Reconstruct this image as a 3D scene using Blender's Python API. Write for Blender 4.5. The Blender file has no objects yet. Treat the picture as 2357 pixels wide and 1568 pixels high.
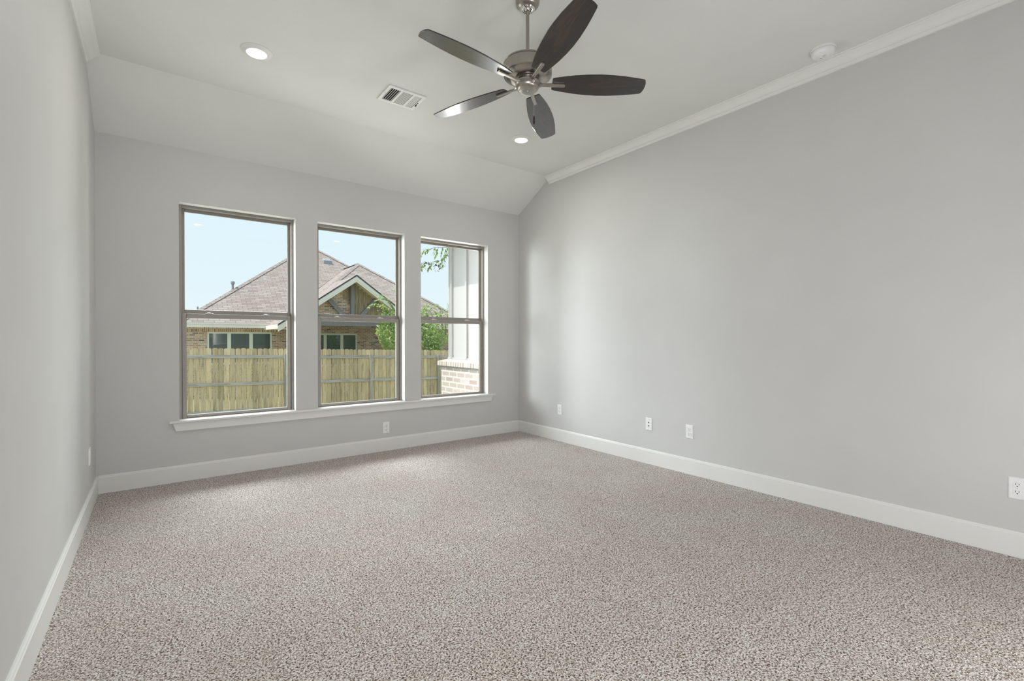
import bpy, math, random
from mathutils import Vector, Matrix

random.seed(7)
PI = math.pi
SC = bpy.context.scene
COL = SC.collection

# ------------------------------------------------------------------ camera
cam_data = bpy.data.cameras.new('camera')
cam = bpy.data.objects.new('camera', cam_data)
COL.objects.link(cam)
cam_data.sensor_width = 36.0
cam_data.lens = 16.53
cam_data.clip_start = 0.02
cam_data.clip_end = 400
YAW, PITCH, ROLL = math.radians(37.063), math.radians(-0.231), math.radians(0.0526)
cam.location = (0.3692, -4.7102, 1.1681)
cam.rotation_euler = (Matrix.Rotation(-YAW, 3, 'Z') @ Matrix.Rotation(PI / 2 + PITCH, 3, 'X')
                      @ Matrix.Rotation(-ROLL, 3, 'Z')).to_euler()
SC.camera = cam

# ------------------------------------------------------------------ colour management
SC.view_settings.view_transform = 'Standard'
SC.view_settings.look = 'None'
SC.view_settings.gamma = 1.0
SC.view_settings.exposure = 0.0
SC.view_settings.use_curve_mapping = False

# ------------------------------------------------------------------ sky
world = bpy.data.worlds.new('sky')
SC.world = world
world.use_nodes = True
wn, wl = world.node_tree.nodes, world.node_tree.links
wn.clear()
w_out = wn.new('ShaderNodeOutputWorld')
w_bg = wn.new('ShaderNodeBackground')
w_tc = wn.new('ShaderNodeTexCoord')
w_sep = wn.new('ShaderNodeSeparateXYZ')
w_ramp = wn.new('ShaderNodeValToRGB')
w_ramp.color_ramp.elements[0].position = 0.0
w_ramp.color_ramp.elements[0].color = (0.83, 0.93, 0.985, 1)
w_ramp.color_ramp.elements[1].position = 0.45
w_ramp.color_ramp.elements[1].color = (0.70, 0.86, 1.0, 1)
e = w_ramp.color_ramp.elements.new(0.2)
e.color = (0.765, 0.905, 0.985, 1)
wl.new(w_tc.outputs['Generated'], w_sep.inputs[0])
wl.new(w_sep.outputs['Z'], w_ramp.inputs[0])
wl.new(w_ramp.outputs[0], w_bg.inputs[0])
w_bg.inputs[1].default_value = 1.05
wl.new(w_bg.outputs[0], w_out.inputs[0])


# ------------------------------------------------------------------ lamps
def lamp(name, kind, loc, power, color=(1, 1, 1), size=None, size_y=None, direction=None, spread=None, shape=None):
    d = bpy.data.lights.new(name, kind)
    d.energy = power
    d.color = color
    if kind == 'AREA':
        d.shape = shape or ('RECTANGLE' if size_y else 'DISK')
        d.size = size
        if size_y:
            d.size_y = size_y
        if spread:
            d.spread = spread
    elif kind == 'SUN':
        d.angle = size
    elif size:
        d.shadow_soft_size = size
    o = bpy.data.objects.new(name, d)
    o.location = loc
    if direction:
        o.rotation_euler = Vector(direction).to_track_quat('-Z', 'Y').to_euler()
    COL.objects.link(o)
    return o


TO_SUN = Vector((-0.47, 0.10, 0.88)).normalized()
lamp('sun', 'SUN', (-6, 4, 14), 4.9, (1.0, 0.96, 0.90), size=0.009, direction=-TO_SUN)
# added area lamps out of view, standing in for more skylight through the windows
lamp('sky_fill', 'AREA', (1.2, 2.6, 3.7), 128, (0.92, 0.965, 1.0), size=3.2, size_y=1.2, direction=(0, -0.80, -0.60), spread=math.radians(95))
lamp('west_fill', 'AREA', (-3.0, 2.2, 1.9), 74, (0.94, 0.975, 1.0), size=2.8, size_y=2.0, direction=(1, -0.62, -0.10), spread=math.radians(55))
# added lamps in place of bounce from the sunlit ground and the wing siding
lamp('ground_fill', 'AREA', (1.4, 1.6, -0.25), 36, (1, 1, 0.97), size=3.5, size_y=1.2, direction=(0, -0.8, 0.6), spread=math.radians(110))
lamp('wing_fill', 'AREA', (3.80, 0.5, 1.35), 32, (1.0, 0.99, 0.97), size=0.3, size_y=1.5, direction=(-1, -0.34, 0.06), spread=math.radians(125))
# two added fill lamps behind the camera, brightening the walls and ceiling
lamp('rear_fill', 'AREA', (2.72, -5.3, 0.5), 18, (0.99, 0.99, 1.0), size=0.5, size_y=0.6, direction=(0, 0.9, 0.4))
lamp('side_fill', 'AREA', (0.35, -5.2, 1.1), 37, (0.97, 0.985, 1.0), size=0.5, size_y=0.7, direction=(0.75, 0.65, -0.05))

# ------------------------------------------------------------------ room numbers
W = 4.0323
ZC = 3.048
ZS = 2.7297
DV = 0.594
YR = -5.5
WIN = [(0.515, 1.402), (1.598, 2.487), (2.677, 3.562)]
WZ0, WZ1 = 0.500, 2.289


# ------------------------------------------------------------------ mesh builder
class MB:
    def __init__(self):
        self.v, self.f = [], []

    def add(self, verts, faces, M=None):
        n = len(self.v)
        for p in verts:
            p = Vector(p)
            self.v.append(M @ p if M else p)
        for f in faces:
            self.f.append([n + i for i in f])
        return self

    def box(self, a, b, M=None):
        x0, y0, z0 = a
        x1, y1, z1 = b
        vs = [(x0, y0, z0), (x1, y0, z0), (x1, y1, z0), (x0, y1, z0), (x0, y0, z1), (x1, y0, z1), (x1, y1, z1), (x0, y1, z1)]
        fs = [(3, 2, 1, 0), (4, 5, 6, 7), (0, 1, 5, 4), (1, 2, 6, 5), (2, 3, 7, 6), (3, 0, 4, 7)]
        return self.add(vs, fs, M)

    def quad(self, *ps):
        return self.add(ps, [tuple(range(len(ps)))])

    def prism(self, outline, d0, d1, fn):
        """outline: 2-D points (counter-clockwise); fn(a, b, d) -> 3-D"""
        n = len(outline)
        vs = [fn(a, b, d0) for a, b in outline] + [fn(a, b, d1) for a, b in outline]
        fs = [tuple(range(n - 1, -1, -1)), tuple(range(n, 2 * n))]
        fs += [(i, (i + 1) % n, n + (i + 1) % n, n + i) for i in range(n)]
        return self.add(vs, fs)

    def lathe(self, prof, seg=48, M=None, cap0=False, cap1=False):
        vs, fs = [], []
        for r, z in prof:
            for k in range(seg):
                t = 2 * PI * k / seg
                vs.append((r * math.cos(t), r * math.sin(t), z))
        for i in range(len(prof) - 1):
            for k in range(seg):
                a, b = i * seg + k, i * seg + (k + 1) % seg
                fs.append((a, b, b + seg, a + seg))
        if cap0:
            fs.append(tuple(range(seg - 1, -1, -1)))
        if cap1:
            o = (len(prof) - 1) * seg
            fs.append(tuple(range(o, o + seg)))
        return self.add(vs, fs, M)

    def tube(self, pts, r, seg=8):
        pts = [Vector(p) for p in pts]
        rs = r if isinstance(r, (list, tuple)) else [r] * len(pts)
        vs, fs = [], []
        up = Vector((0.13, 0.31, 0.94))
        for i, p in enumerate(pts):
            t = (pts[min(i + 1, len(pts) - 1)] - pts[max(i - 1, 0)]).normalized()
            a = t.cross(up)
            if a.length < 1e-4:
                a = t.cross(Vector((1, 0, 0)))
            a.normalize()
            b = t.cross(a)
            for k in range(seg):
                w = 2 * PI * k / seg
                vs.append(p + (a * math.cos(w) + b * math.sin(w)) * rs[i])
        for i in range(len(pts) - 1):
            for k in range(seg):
                q, s = i * seg + k, i * seg + (k + 1) % seg
                fs.append((q, s, s + seg, q + seg))
        fs.append(tuple(range(seg)))
        o = (len(pts) - 1) * seg
        fs.append(tuple(range(o + seg - 1, o - 1, -1)))
        return self.add(vs, fs)

    def sphere(self, c, r, seg=16, rings=10, sz=1.0):
        prof = [(max(1e-5, r * math.sin(PI * i / rings)), -r * sz * math.cos(PI * i / rings)) for i in range(rings + 1)]
        return self.lathe(prof, seg, Matrix.Translation(c))

    def build(self, name, mat, parent=None, smooth=None, bevel=None, loc=None, recalc=True, bseg=2):
        me = bpy.data.meshes.new(name)
        me.from_pydata([tuple(p) for p in self.v], [], self.f)
        me.update()
        if recalc:
            import bmesh
            bm = bmesh.new()
            bm.from_mesh(me)
            bmesh.ops.recalc_face_normals(bm, faces=bm.faces)
            bm.to_mesh(me)
            bm.free()
        # metric uv coordinates on every face: u along the horizontal, v up the face
        uv = me.uv_layers.new(name='metric')
        for poly in me.polygons:
            n = poly.normal
            t = Vector((0, 0, 1)).cross(n)
            t = t.normalized() if t.length > 1e-3 else Vector((1, 0, 0))
            b = n.cross(t)
            for li in poly.loop_indices:
                p = me.vertices[me.loops[li].vertex_index].co
                uv.data[li].uv = (p.dot(t), p.dot(b))
        if mat:
            me.materials.append(mat)
        if smooth is not None:
            me.polygons.foreach_set('use_smooth', [True] * len(me.polygons))
            me.set_sharp_from_angle(angle=math.radians(smooth))
        o = bpy.data.objects.new(name, me)
        COL.objects.link(o)
        if bevel:
            m = o.modifiers.new('bevel', 'BEVEL')
            m.width = bevel
            m.segments = bseg
            m.limit_method = 'ANGLE'
            m.angle_limit = math.radians(40)
        if loc is not None:
            o.location = loc
        if parent is not None:
            o.parent = parent
        return o


def tag(o, label=None, cat=None, group=None, kind=None):
    if label:
        o['label'] = label
    if cat:
        o['category'] = cat
    if group:
        o['group'] = group
    if kind:
        o['kind'] = kind
    return o


def empty(name, loc=(0, 0, 0), rz=0.0):
    o = bpy.data.objects.new(name, None)
    o.empty_display_size = 0.05
    o.location = loc
    o.rotation_euler = (0, 0, rz)
    COL.objects.link(o)
    return o


def copy_tree(o, parent=None):
    c = o.copy()
    COL.objects.link(c)
    if parent is not None:
        c.parent = parent
    for ch in [x for x in list(COL.objects) if x.parent == o]:
        copy_tree(ch, c)
    return c


# ------------------------------------------------------------------ materials
def new_mat(name):
    m = bpy.data.materials.new(name)
    m.use_nodes = True
    nt = m.node_tree
    bsdf = nt.nodes['Principled BSDF']
    return m, nt, bsdf


def coords(nt, kind='Object', scale=(1, 1, 1), rot=(0, 0, 0)):
    tc = nt.nodes.new('ShaderNodeTexCoord')
    mp = nt.nodes.new('ShaderNodeMapping')
    mp.inputs['Scale'].default_value = scale
    mp.inputs['Rotation'].default_value = rot
    nt.links.new(tc.outputs[kind], mp.inputs['Vector'])
    return mp.outputs['Vector']


def noise(nt, vec, scale, detail=3, rough=0.5, dist=0.0):
    n = nt.nodes.new('ShaderNodeTexNoise')
    n.inputs['Scale'].default_value = scale
    n.inputs['Detail'].default_value = detail
    n.inputs['Roughness'].default_value = rough
    n.inputs['Distortion'].default_value = dist
    nt.links.new(vec, n.inputs['Vector'])
    return n.outputs['Fac']


def ramp(nt, fac, stops, interp='LINEAR'):
    r = nt.nodes.new('ShaderNodeValToRGB')
    cr = r.color_ramp
    cr.interpolation = interp
    while len(cr.elements) > 1:
        cr.elements.remove(cr.elements[-1])
    cr.elements[0].position = stops[0][0]
    cr.elements[0].color = (*stops[0][1], 1)
    for p, c in stops[1:]:
        el = cr.elements.new(p)
        el.color = (*c, 1)
    nt.links.new(fac, r.inputs[0])
    return r.outputs[0]


def mixc(nt, fac, a, b, mode='MIX'):
    m = nt.nodes.new('ShaderNodeMix')
    m.data_type = 'RGBA'
    m.blend_type = mode
    for sock, val in ((m.inputs[0], fac), (m.inputs[6], a), (m.inputs[7], b)):
        if isinstance(val, (int, float)):
            sock.default_value = val
        elif isinstance(val, tuple):
            sock.default_value = (*val, 1)
        else:
            nt.links.new(val, sock)
    return m.outputs[2]


def bump(nt, bsdf, height, strength=0.3, dist=0.002):
    b = nt.nodes.new('ShaderNodeBump')
    b.inputs['Strength'].default_value = strength
    b.inputs['Distance'].default_value = dist
    nt.links.new(height, b.inputs['Height'])
    nt.links.new(b.outputs['Normal'], bsdf.inputs['Normal'])


def paint(name, col, rough=0.6, bs=0.12, bscale=160, spec=0.25):
    m, nt, b = new_mat(name)
    v = coords(nt)
    n = noise(nt, v, bscale, 4, 0.6)
    n2 = noise(nt, v, 3.0, 2)
    c = ramp(nt, n2, [(0.3, tuple(x * 0.985 for x in col)), (0.7, tuple(min(1, x * 1.01) for x in col))])
    nt.links.new(c, b.inputs['Base Color'])
    b.inputs['Roughness'].default_value = rough
    b.inputs['Specular IOR Level'].default_value = spec
    if bs:
        bump(nt, b, n, bs, 0.0025)
    return m


def plain(name, col, rough=0.5, metal=0.0, spec=0.5, var=0.03):
    m, nt, b = new_mat(name)
    v = coords(nt)
    n = noise(nt, v, 40, 2)
    c = ramp(nt, n, [(0.3, tuple(x * (1 - var) for x in col)), (0.7, tuple(min(1, x * (1 + var)) for x in col))])
    nt.links.new(c, b.inputs['Base Color'])
    b.inputs['Roughness'].default_value = rough
    b.inputs['Metallic'].default_value = metal
    b.inputs['Specular IOR Level'].default_value = spec
    return m


M = {}
M['wall'] = paint('greige_wall_paint', (0.580, 0.576, 0.566), 0.55, 0.20, 75)
M['ceil'] = paint('ceiling_paint', (0.695, 0.695, 0.675), 0.7, 0.22, 65)
M['slope'] = paint('ceiling_paint_lit_slope', (0.745, 0.745, 0.725), 0.7, 0.22, 65)  # same paint as the ceiling, lightened in colour for light on the slope
M['trim'] = paint('white_trim_paint', (0.74, 0.735, 0.715), 0.35, 0.0)
M['reveal'] = paint('daylit_reveal_tone', (0.74, 0.735, 0.715), 0.5, 0.05)  # window returns: daylight on them put into a lighter colour
M['vinyl'] = plain('clay_window_vinyl', (0.285, 0.262, 0.236), 0.4)
M['gasket'] = plain('dark_gasket', (0.02, 0.02, 0.02), 0.6)
M['plastic'] = plain('white_plastic', (0.80, 0.80, 0.80), 0.3)
M['lockwhite'] = plain('pale_latch_plastic', (0.62, 0.61, 0.59), 0.3)
M['hole'] = plain('dark_slot', (0.006, 0.006, 0.006), 0.8)
M['ventgap'] = plain('dark_duct', (0.012, 0.012, 0.012), 0.9)
M['ventwhite'] = plain('white_vent_enamel', (0.80, 0.80, 0.77), 0.35)
M['chrome'] = plain('bright_chrome', (0.82, 0.80, 0.77), 0.10, 1.0)
M['bead'] = plain('bead_chain_metal', (0.62, 0.58, 0.52), 0.25, 1.0)


def brushed(name, col, rough):
    m, nt, b = new_mat(name)
    v = coords(nt, 'Object', (6, 6, 260))
    n = noise(nt, v, 4, 4, 0.6)
    c = ramp(nt, n, [(0.25, tuple(x * 0.9 for x in col)), (0.75, tuple(x * 1.06 for x in col))])
    nt.links.new(c, b.inputs['Base Color'])
    b.inputs['Metallic'].default_value = 1.0
    b.inputs['Roughness'].default_value = rough
    b.inputs['Anisotropic'].default_value = 0.5
    return m


M['nickel'] = brushed('brushed_nickel', (0.40, 0.37, 0.33), 0.30)


def glass_mat():
    m, nt, b = new_mat('window_glass')
    nt.nodes.remove(b)
    out = nt.nodes['Material Output']
    tr = nt.nodes.new('ShaderNodeBsdfTransparent')
    tr.inputs[0].default_value = (0.97, 0.985, 0.98, 1)
    gl = nt.nodes.new('ShaderNodeBsdfGlossy')
    gl.inputs['Roughness'].default_value = 0.01
    lw_ = nt.nodes.new('ShaderNodeLayerWeight')
    lw_.inputs['Blend'].default_value = 0.5
    pw = nt.nodes.new('ShaderNodeMath')
    pw.operation = 'POWER'
    pw.inputs[1].default_value = 5.0
    nt.links.new(lw_.outputs['Facing'], pw.inputs[0])
    fr = nt.nodes.new('ShaderNodeMath')
    fr.operation = 'MULTIPLY_ADD'
    fr.inputs[1].default_value = 0.80
    fr.inputs[2].default_value = 0.012
    nt.links.new(pw.outputs[0], fr.inputs[0])
    mx = nt.nodes.new('ShaderNodeMixShader')
    nt.links.new(fr.outputs[0], mx.inputs[0])
    nt.links.new(tr.outputs[0], mx.inputs[1])
    nt.links.new(gl.outputs[0], mx.inputs[2])
    nt.links.new(mx.outputs[0], out.inputs['Surface'])
    return m


M['glass'] = glass_mat()


def emit_mat(name, col, strength):
    m, nt, b = new_mat(name)
    b.inputs['Base Color'].default_value = (0.9, 0.88, 0.84, 1)
    b.inputs['Emission Color'].default_value = (*col, 1)
    b.inputs['Emission Strength'].default_value = strength
    return m


M['lens'] = emit_mat('lit_lamp_lens', (1.0, 0.975, 0.91), 2.2)


def carpet_mat():
    m, nt, b = new_mat('flecked_beige_carpet')
    v = coords(nt)
    vo = nt.nodes.new('ShaderNodeTexVoronoi')
    vo.inputs['Scale'].default_value = 205
    nt.links.new(v, vo.inputs['Vector'])
    wob = noise(nt, v, 150, 4, 0.6, 0.6)
    fleck = noise(nt, v, 215, 2, 0.6, 0.4)
    patch = noise(nt, v, 2.2, 4, 0.6)
    base = ramp(nt, wob, [(0.36, (0.055, 0.030, 0.018)), (0.43, (0.25, 0.175, 0.13)), (0.48, (0.62, 0.56, 0.515)),
                          (0.54, (0.90, 0.87, 0.845)), (0.64, (0.97, 0.965, 0.955))])
    sep = nt.nodes.new('ShaderNodeSeparateColor')
    nt.links.new(vo.outputs['Color'], sep.inputs[0])
    tone = ramp(nt, sep.outputs[0], [(0.0, (0.52, 0.46, 0.40)), (0.25, (0.85, 0.81, 0.77)), (0.6, (1, 1, 1)), (1.0, (1.0, 1.0, 1.0))])
    c = mixc(nt, 0.85, base, tone, 'MULTIPLY')
    spots = ramp(nt, fleck, [(0.33, (0.20, 0.13, 0.09)), (0.43, (1, 1, 1)), (1.0, (1, 1, 1))])
    c = mixc(nt, 0.75, c, spots, 'MULTIPLY')
    pt = ramp(nt, patch, [(0.35, (0.94, 0.91, 0.88)), (0.65, (1.0, 1.0, 1.0))])
    c = mixc(nt, 1.0, c, pt, 'MULTIPLY')
    nt.links.new(c, b.inputs['Base Color'])
    b.inputs['Roughness'].default_value = 0.95
    b.inputs['Specular IOR Level'].default_value = 0.05
    b.inputs['Sheen Weight'].default_value = 0.15
    h = nt.nodes.new('ShaderNodeMath')
    h.operation = 'SUBTRACT'
    nt.links.new(wob, h.inputs[0])
    nt.links.new(vo.outputs['Distance'], h.inputs[1])
    bump(nt, b, h.outputs[0], 0.9, 0.006)
    return m


M['carpet'] = carpet_mat()


def blade_mat():
    m, nt, b = new_mat('dark_walnut_blade')
    v = coords(nt, 'Object', (1.2, 9, 9))
    n1 = noise(nt, v, 3.2, 5, 0.6, 1.6)
    v2 = coords(nt, 'Object', (3, 90, 90))
    n2 = noise(nt, v2, 3, 4, 0.6)
    c1 = ramp(nt, n1, [(0.25, (0.007, 0.006, 0.006)), (0.5, (0.015, 0.011, 0.010)), (0.62, (0.042, 0.020, 0.014)), (0.8, (0.012, 0.009, 0.009))])
    c2 = ramp(nt, n2, [(0.3, (0.72, 0.72, 0.72)), (0.7, (1, 1, 1))])
    nt.links.new(mixc(nt, 1.0, c1, c2, 'MULTIPLY'), b.inputs['Base Color'])
    b.inputs['Roughness'].default_value = 0.30
    b.inputs['Specular IOR Level'].default_value = 0.35
    b.inputs['Coat Weight'].default_value = 1.0
    b.inputs['Coat Roughness'].default_value = 0.14
    b.inputs['Coat IOR'].default_value = 1.5
    bump(nt, b, n2, 0.05, 0.0005)
    return m


M['blade'] = blade_mat()
M['darkwood'] = plain('dark_wood_knob', (0.03, 0.017, 0.010), 0.35)


def brick_mat(name, cols, mortar, bw=0.203, rh=0.0762, ms=0.010, swap=False, fade=0.0):
    m, nt, b = new_mat(name)
    v = coords(nt, 'UV', (1, 1, 1), (0, 0, PI / 2 if swap else 0))
    br = nt.nodes.new('ShaderNodeTexBrick')
    br.inputs['Scale'].default_value = 1.0
    br.inputs['Brick Width'].default_value = bw
    br.inputs['Row Height'].default_value = rh
    br.inputs['Mortar Size'].default_value = ms
    br.inputs['Mortar Smooth'].default_value = 0.1
    br.inputs['Color1'].default_value = (0, 0, 0, 1)
    br.inputs['Color2'].default_value = (1, 1, 1, 1)
    br.inputs['Mortar'].default_value = (0.5, 0.5, 0.5, 1)
    if swap:
        br.offset = 0.0
    nt.links.new(v, br.inputs['Vector'])
    tone = ramp(nt, br.outputs['Color'], [(i / (len(cols) - 1), c) for i, c in enumerate(cols)])
    grain = noise(nt, v, 60, 3)
    g = ramp(nt, grain, [(0.3, (0.8, 0.8, 0.8)), (0.7, (1.1, 1.1, 1.1))])
    tone = mixc(nt, 1.0, tone, g, 'MULTIPLY')
    c = mixc(nt, br.outputs['Fac'], tone, mortar)
    nt.links.new(c, b.inputs['Base Color'])
    b.inputs['Roughness'].default_value = 0.9
    inv = nt.nodes.new('ShaderNodeMath')
    inv.operation = 'SUBTRACT'
    inv.inputs[0].default_value = 1.0
    nt.links.new(br.outputs['Fac'], inv.inputs[1])
    bump(nt, b, inv.outputs[0], 0.5, 0.004)
    return m


NB = [(0.14, 0.12, 0.12), (0.58, 0.30, 0.19), (0.62, 0.47, 0.33), (0.42, 0.23, 0.16), (0.70, 0.55, 0.42), (0.50, 0.32, 0.23), (0.22, 0.19, 0.19)]
M['nbrick'] = brick_mat('mixed_red_brick', NB, (0.68, 0.65, 0.56), 0.205, 0.068, 0.010)
M['nsoldier'] = brick_mat('soldier_course_brick', NB, (0.68, 0.65, 0.56), 0.205, 0.068, 0.010, swap=True)
WB = [(0.34, 0.255, 0.22), (0.44, 0.38, 0.345), (0.38, 0.295, 0.26), (0.47, 0.43, 0.40), (0.41, 0.34, 0.305)]
M['wbrick'] = brick_mat('pale_washed_brick', WB, (0.53, 0.515, 0.50), 0.22, 0.0795, 0.012)
M['wrowlock'] = brick_mat('pale_rowlock_brick', WB, (0.53, 0.515, 0.50), 0.24, 0.068, 0.012, swap=True)


def shingle_mat():
    m, nt, b = new_mat('weathered_taupe_shingles')
    v = coords(nt, 'UV')
    br = nt.nodes.new('ShaderNodeTexBrick')
    br.inputs['Scale'].default_value = 1.0
    br.inputs['Brick Width'].default_value = 0.36
    br.inputs['Row Height'].default_value = 0.135
    br.inputs['Mortar Size'].default_value = 0.012
    br.inputs['Mortar Smooth'].default_value = 0.4
    br.inputs['Color1'].default_value = (0, 0, 0, 1)
    br.inputs['Color2'].default_value = (1, 1, 1, 1)
    br.inputs['Mortar'].default_value = (0.5, 0.5, 0.5, 1)
    nt.links.new(v, br.inputs['Vector'])
    tone = ramp(nt, br.outputs['Color'], [(0.0, (0.31, 0.26, 0.235)), (0.3, (0.37, 0.315, 0.29)), (0.7, (0.40, 0.345, 0.32)), (1.0, (0.435, 0.38, 0.355))])
    g = ramp(nt, noise(nt, v, 30, 3), [(0.3, (0.86, 0.86, 0.86)), (0.7, (1.08, 1.08, 1.08))])
    c = mixc(nt, br.outputs['Fac'], mixc(nt, 1.0, tone, g, 'MULTIPLY'), (0.20, 0.165, 0.15))
    nt.links.new(c, b.inputs['Base Color'])
    b.inputs['Roughness'].default_value = 0.95
    b.inputs['Specular IOR Level'].default_value = 0.1
    return m


M['shingle'] = shingle_mat()
M['fascia'] = plain('cream_fascia_paint', (0.86, 0.82, 0.76), 0.6)
M['soffit'] = plain('tan_soffit_paint', (0.80, 0.72, 0.50), 0.7)
M['beamgray'] = plain('weathered_gray_timber', (0.25, 0.24, 0.245), 0.85, var=0.2)
M['dripedge'] = plain('dark_drip_edge', (0.06, 0.065, 0.075), 0.6)
M['nframe'] = plain('pale_green_window_frame', (0.78, 0.82, 0.75), 0.5)
M['pipe'] = plain('gray_vent_pipe', (0.30, 0.32, 0.33), 0.6)


def dark_glass():
    m, nt, b = new_mat('dark_reflective_pane')
    b.inputs['Base Color'].default_value = (0.09, 0.125, 0.125, 1)
    b.inputs['Roughness'].default_value = 0.03
    b.inputs['Specular IOR Level'].default_value = 1.0
    return m


M['pane'] = dark_glass()


def wood_mat(name, stops, spread=0.15, stretch=(7, 7, 0.8)):
    m, nt, b = new_mat(name)
    v = coords(nt, 'Object', stretch)
    info = nt.nodes.new('ShaderNodeObjectInfo')
    off = nt.nodes.new('ShaderNodeVectorMath')
    off.operation = 'ADD'
    sc = nt.nodes.new('ShaderNodeVectorMath')
    sc.operation = 'SCALE'
    sc.inputs[0].default_value = (37, 53, 71)
    nt.links.new(info.outputs['Random'], sc.inputs['Scale'])
    nt.links.new(v, off.inputs[0])
    nt.links.new(sc.outputs[0], off.inputs[1])
    n1 = noise(nt, off.outputs[0], 2.6, 5, 0.62, 0.5)
    c = ramp(nt, n1, stops)
    knots = noise(nt, off.outputs[0], 5.5, 2, 0.4)
    k = ramp(nt, knots, [(0.24, (0.30, 0.24, 0.18)), (0.31, (1, 1, 1))])
    c = mixc(nt, 0.8, c, k, 'MULTIPLY')
    bri = ramp(nt, info.outputs['Random'], [(0.0, (1 - spread,) * 3), (1.0, (1 + spread * 0.4,) * 3)])
    c = mixc(nt, 1.0, c, bri, 'MULTIPLY')
    nt.links.new(c, b.inputs['Base Color'])
    b.inputs['Roughness'].default_value = 0.9
    b.inputs['Specular IOR Level'].default_value = 0.1
    return m


M['picket'] = wood_mat('weathered_pine_picket', [(0.25, (0.32, 0.27, 0.22)), (0.42, (0.60, 0.48, 0.31)), (0.55, (0.76, 0.60, 0.38)), (0.68, (0.58, 0.51, 0.43)), (0.8, (0.84, 0.71, 0.50))], 0.32)
M['rail'] = wood_mat('gray_weathered_rail', [(0.3, (0.33, 0.305, 0.28)), (0.5, (0.48, 0.45, 0.42)), (0.7, (0.60, 0.565, 0.53))], 0.1, (0.8, 7, 9))
M['post'] = wood_mat('gray_brown_post', [(0.3, (0.32, 0.29, 0.25)), (0.5, (0.44, 0.40, 0.35)), (0.7, (0.54, 0.50, 0.45))], 0.1)
M['plank'] = wood_mat('dark_stained_plank', [(0.3, (0.22, 0.18, 0.12)), (0.55, (0.40, 0.33, 0.22)), (0.75, (0.52, 0.45, 0.32))], 0.2)
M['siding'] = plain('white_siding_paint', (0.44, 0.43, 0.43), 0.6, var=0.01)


def leaf_mat(name, stops):
    m, nt, b = new_mat(name)
    v = coords(nt)
    c = ramp(nt, noise(nt, v, 9, 3, 0.6), stops)
    nt.links.new(c, b.inputs['Base Color'])
    b.inputs['Roughness'].default_value = 0.45
    out = nt.nodes['Material Output']
    tl = nt.nodes.new('ShaderNodeBsdfTranslucent')
    nt.links.new(c, tl.inputs[0])
    mx = nt.nodes.new('ShaderNodeMixShader')
    mx.inputs[0].default_value = 0.35
    nt.links.new(b.outputs[0], mx.inputs[1])
    nt.links.new(tl.outputs[0], mx.inputs[2])
    nt.links.new(mx.outputs[0], out.inputs['Surface'])
    return m


M['leaf'] = leaf_mat('bright_green_leaf', [(0.3, (0.22, 0.38, 0.12)), (0.5, (0.48, 0.62, 0.24)), (0.7, (0.74, 0.80, 0.42))])
M['treeleaf'] = leaf_mat('tree_leaf', [(0.3, (0.14, 0.22, 0.06)), (0.55, (0.34, 0.46, 0.12)), (0.75, (0.55, 0.62, 0.22))])
M['dryleaf'] = leaf_mat('curled_dry_leaf', [(0.3, (0.06, 0.055, 0.05)), (0.7, (0.14, 0.12, 0.10))])
M['bark'] = plain('gray_bark', (0.16, 0.13, 0.10), 0.9, var=0.25)


def lawn_mat():
    m, nt, b = new_mat('green_lawn')
    v = coords(nt)
    c = ramp(nt, noise(nt, v, 7, 6, 0.7), [(0.3, (0.19, 0.20, 0.11)), (0.6, (0.32, 0.325, 0.19)), (0.8, (0.42, 0.40, 0.27))])
    nt.links.new(c, b.inputs['Base Color'])
    b.inputs['Roughness'].default_value = 0.95
    return m


M['lawn'] = lawn_mat()


# ------------------------------------------------------------------ room shell
def struct(name, mb, mat, label=None, **kw):
    o = mb.build(name, mat, **kw)
    tag(o, label, 'room' if label else None, kind='structure')
    return o


struct('floor', MB().box((-0.14, YR - 0.14, -0.12), (W + 0.14, 0.16, 0.0)), M['carpet'], 'beige flecked cut pile carpet covering the bedroom floor')
struct('ceiling', MB().box((-0.14, YR - 0.14, ZC), (W + 0.14, 0.16, ZC + 0.12)), M['ceil'], 'flat off white ceiling carrying the fan')


def wall_with_holes(x0, x1, z0, z1, holes, y0, y1):
    mb = MB()
    xs = sorted({x0, x1, *[h[0] for h in holes], *[h[1] for h in holes]})
    zs = sorted({z0, z1, *[h[2] for h in holes], *[h[3] for h in holes]})

    def solid(i, j):
        if i < 0 or j < 0 or i >= len(xs) - 1 or j >= len(zs) - 1:
            return False
        cx, cz = (xs[i] + xs[i + 1]) / 2, (zs[j] + zs[j + 1]) / 2
        return not any(h[0] < cx < h[1] and h[2] < cz < h[3] for h in holes)
    for i in range(len(xs) - 1):
        for j in range(len(zs) - 1):
            if not solid(i, j):
                continue
            a, b, c, d = xs[i], xs[i + 1], zs[j], zs[j + 1]
            mb.quad((a, y0, c), (b, y0, c), (b, y0, d), (a, y0, d))
            mb.quad((a, y1, d), (b, y1, d), (b, y1, c), (a, y1, c))
            if not solid(i - 1, j):
                mb.quad((a, y0, d), (a, y1, d), (a, y1, c), (a, y0, c))
            if not solid(i + 1, j):
                mb.quad((b, y0, c), (b, y1, c), (b, y1, d), (b, y0, d))
            if not solid(i, j - 1):
                mb.quad((a, y0, c), (a, y1, c), (b, y1, c), (b, y0, c))
            if not solid(i, j + 1):
                mb.quad((a, y0, d), (b, y0, d), (b, y1, d), (a, y1, d))
    return mb


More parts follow.
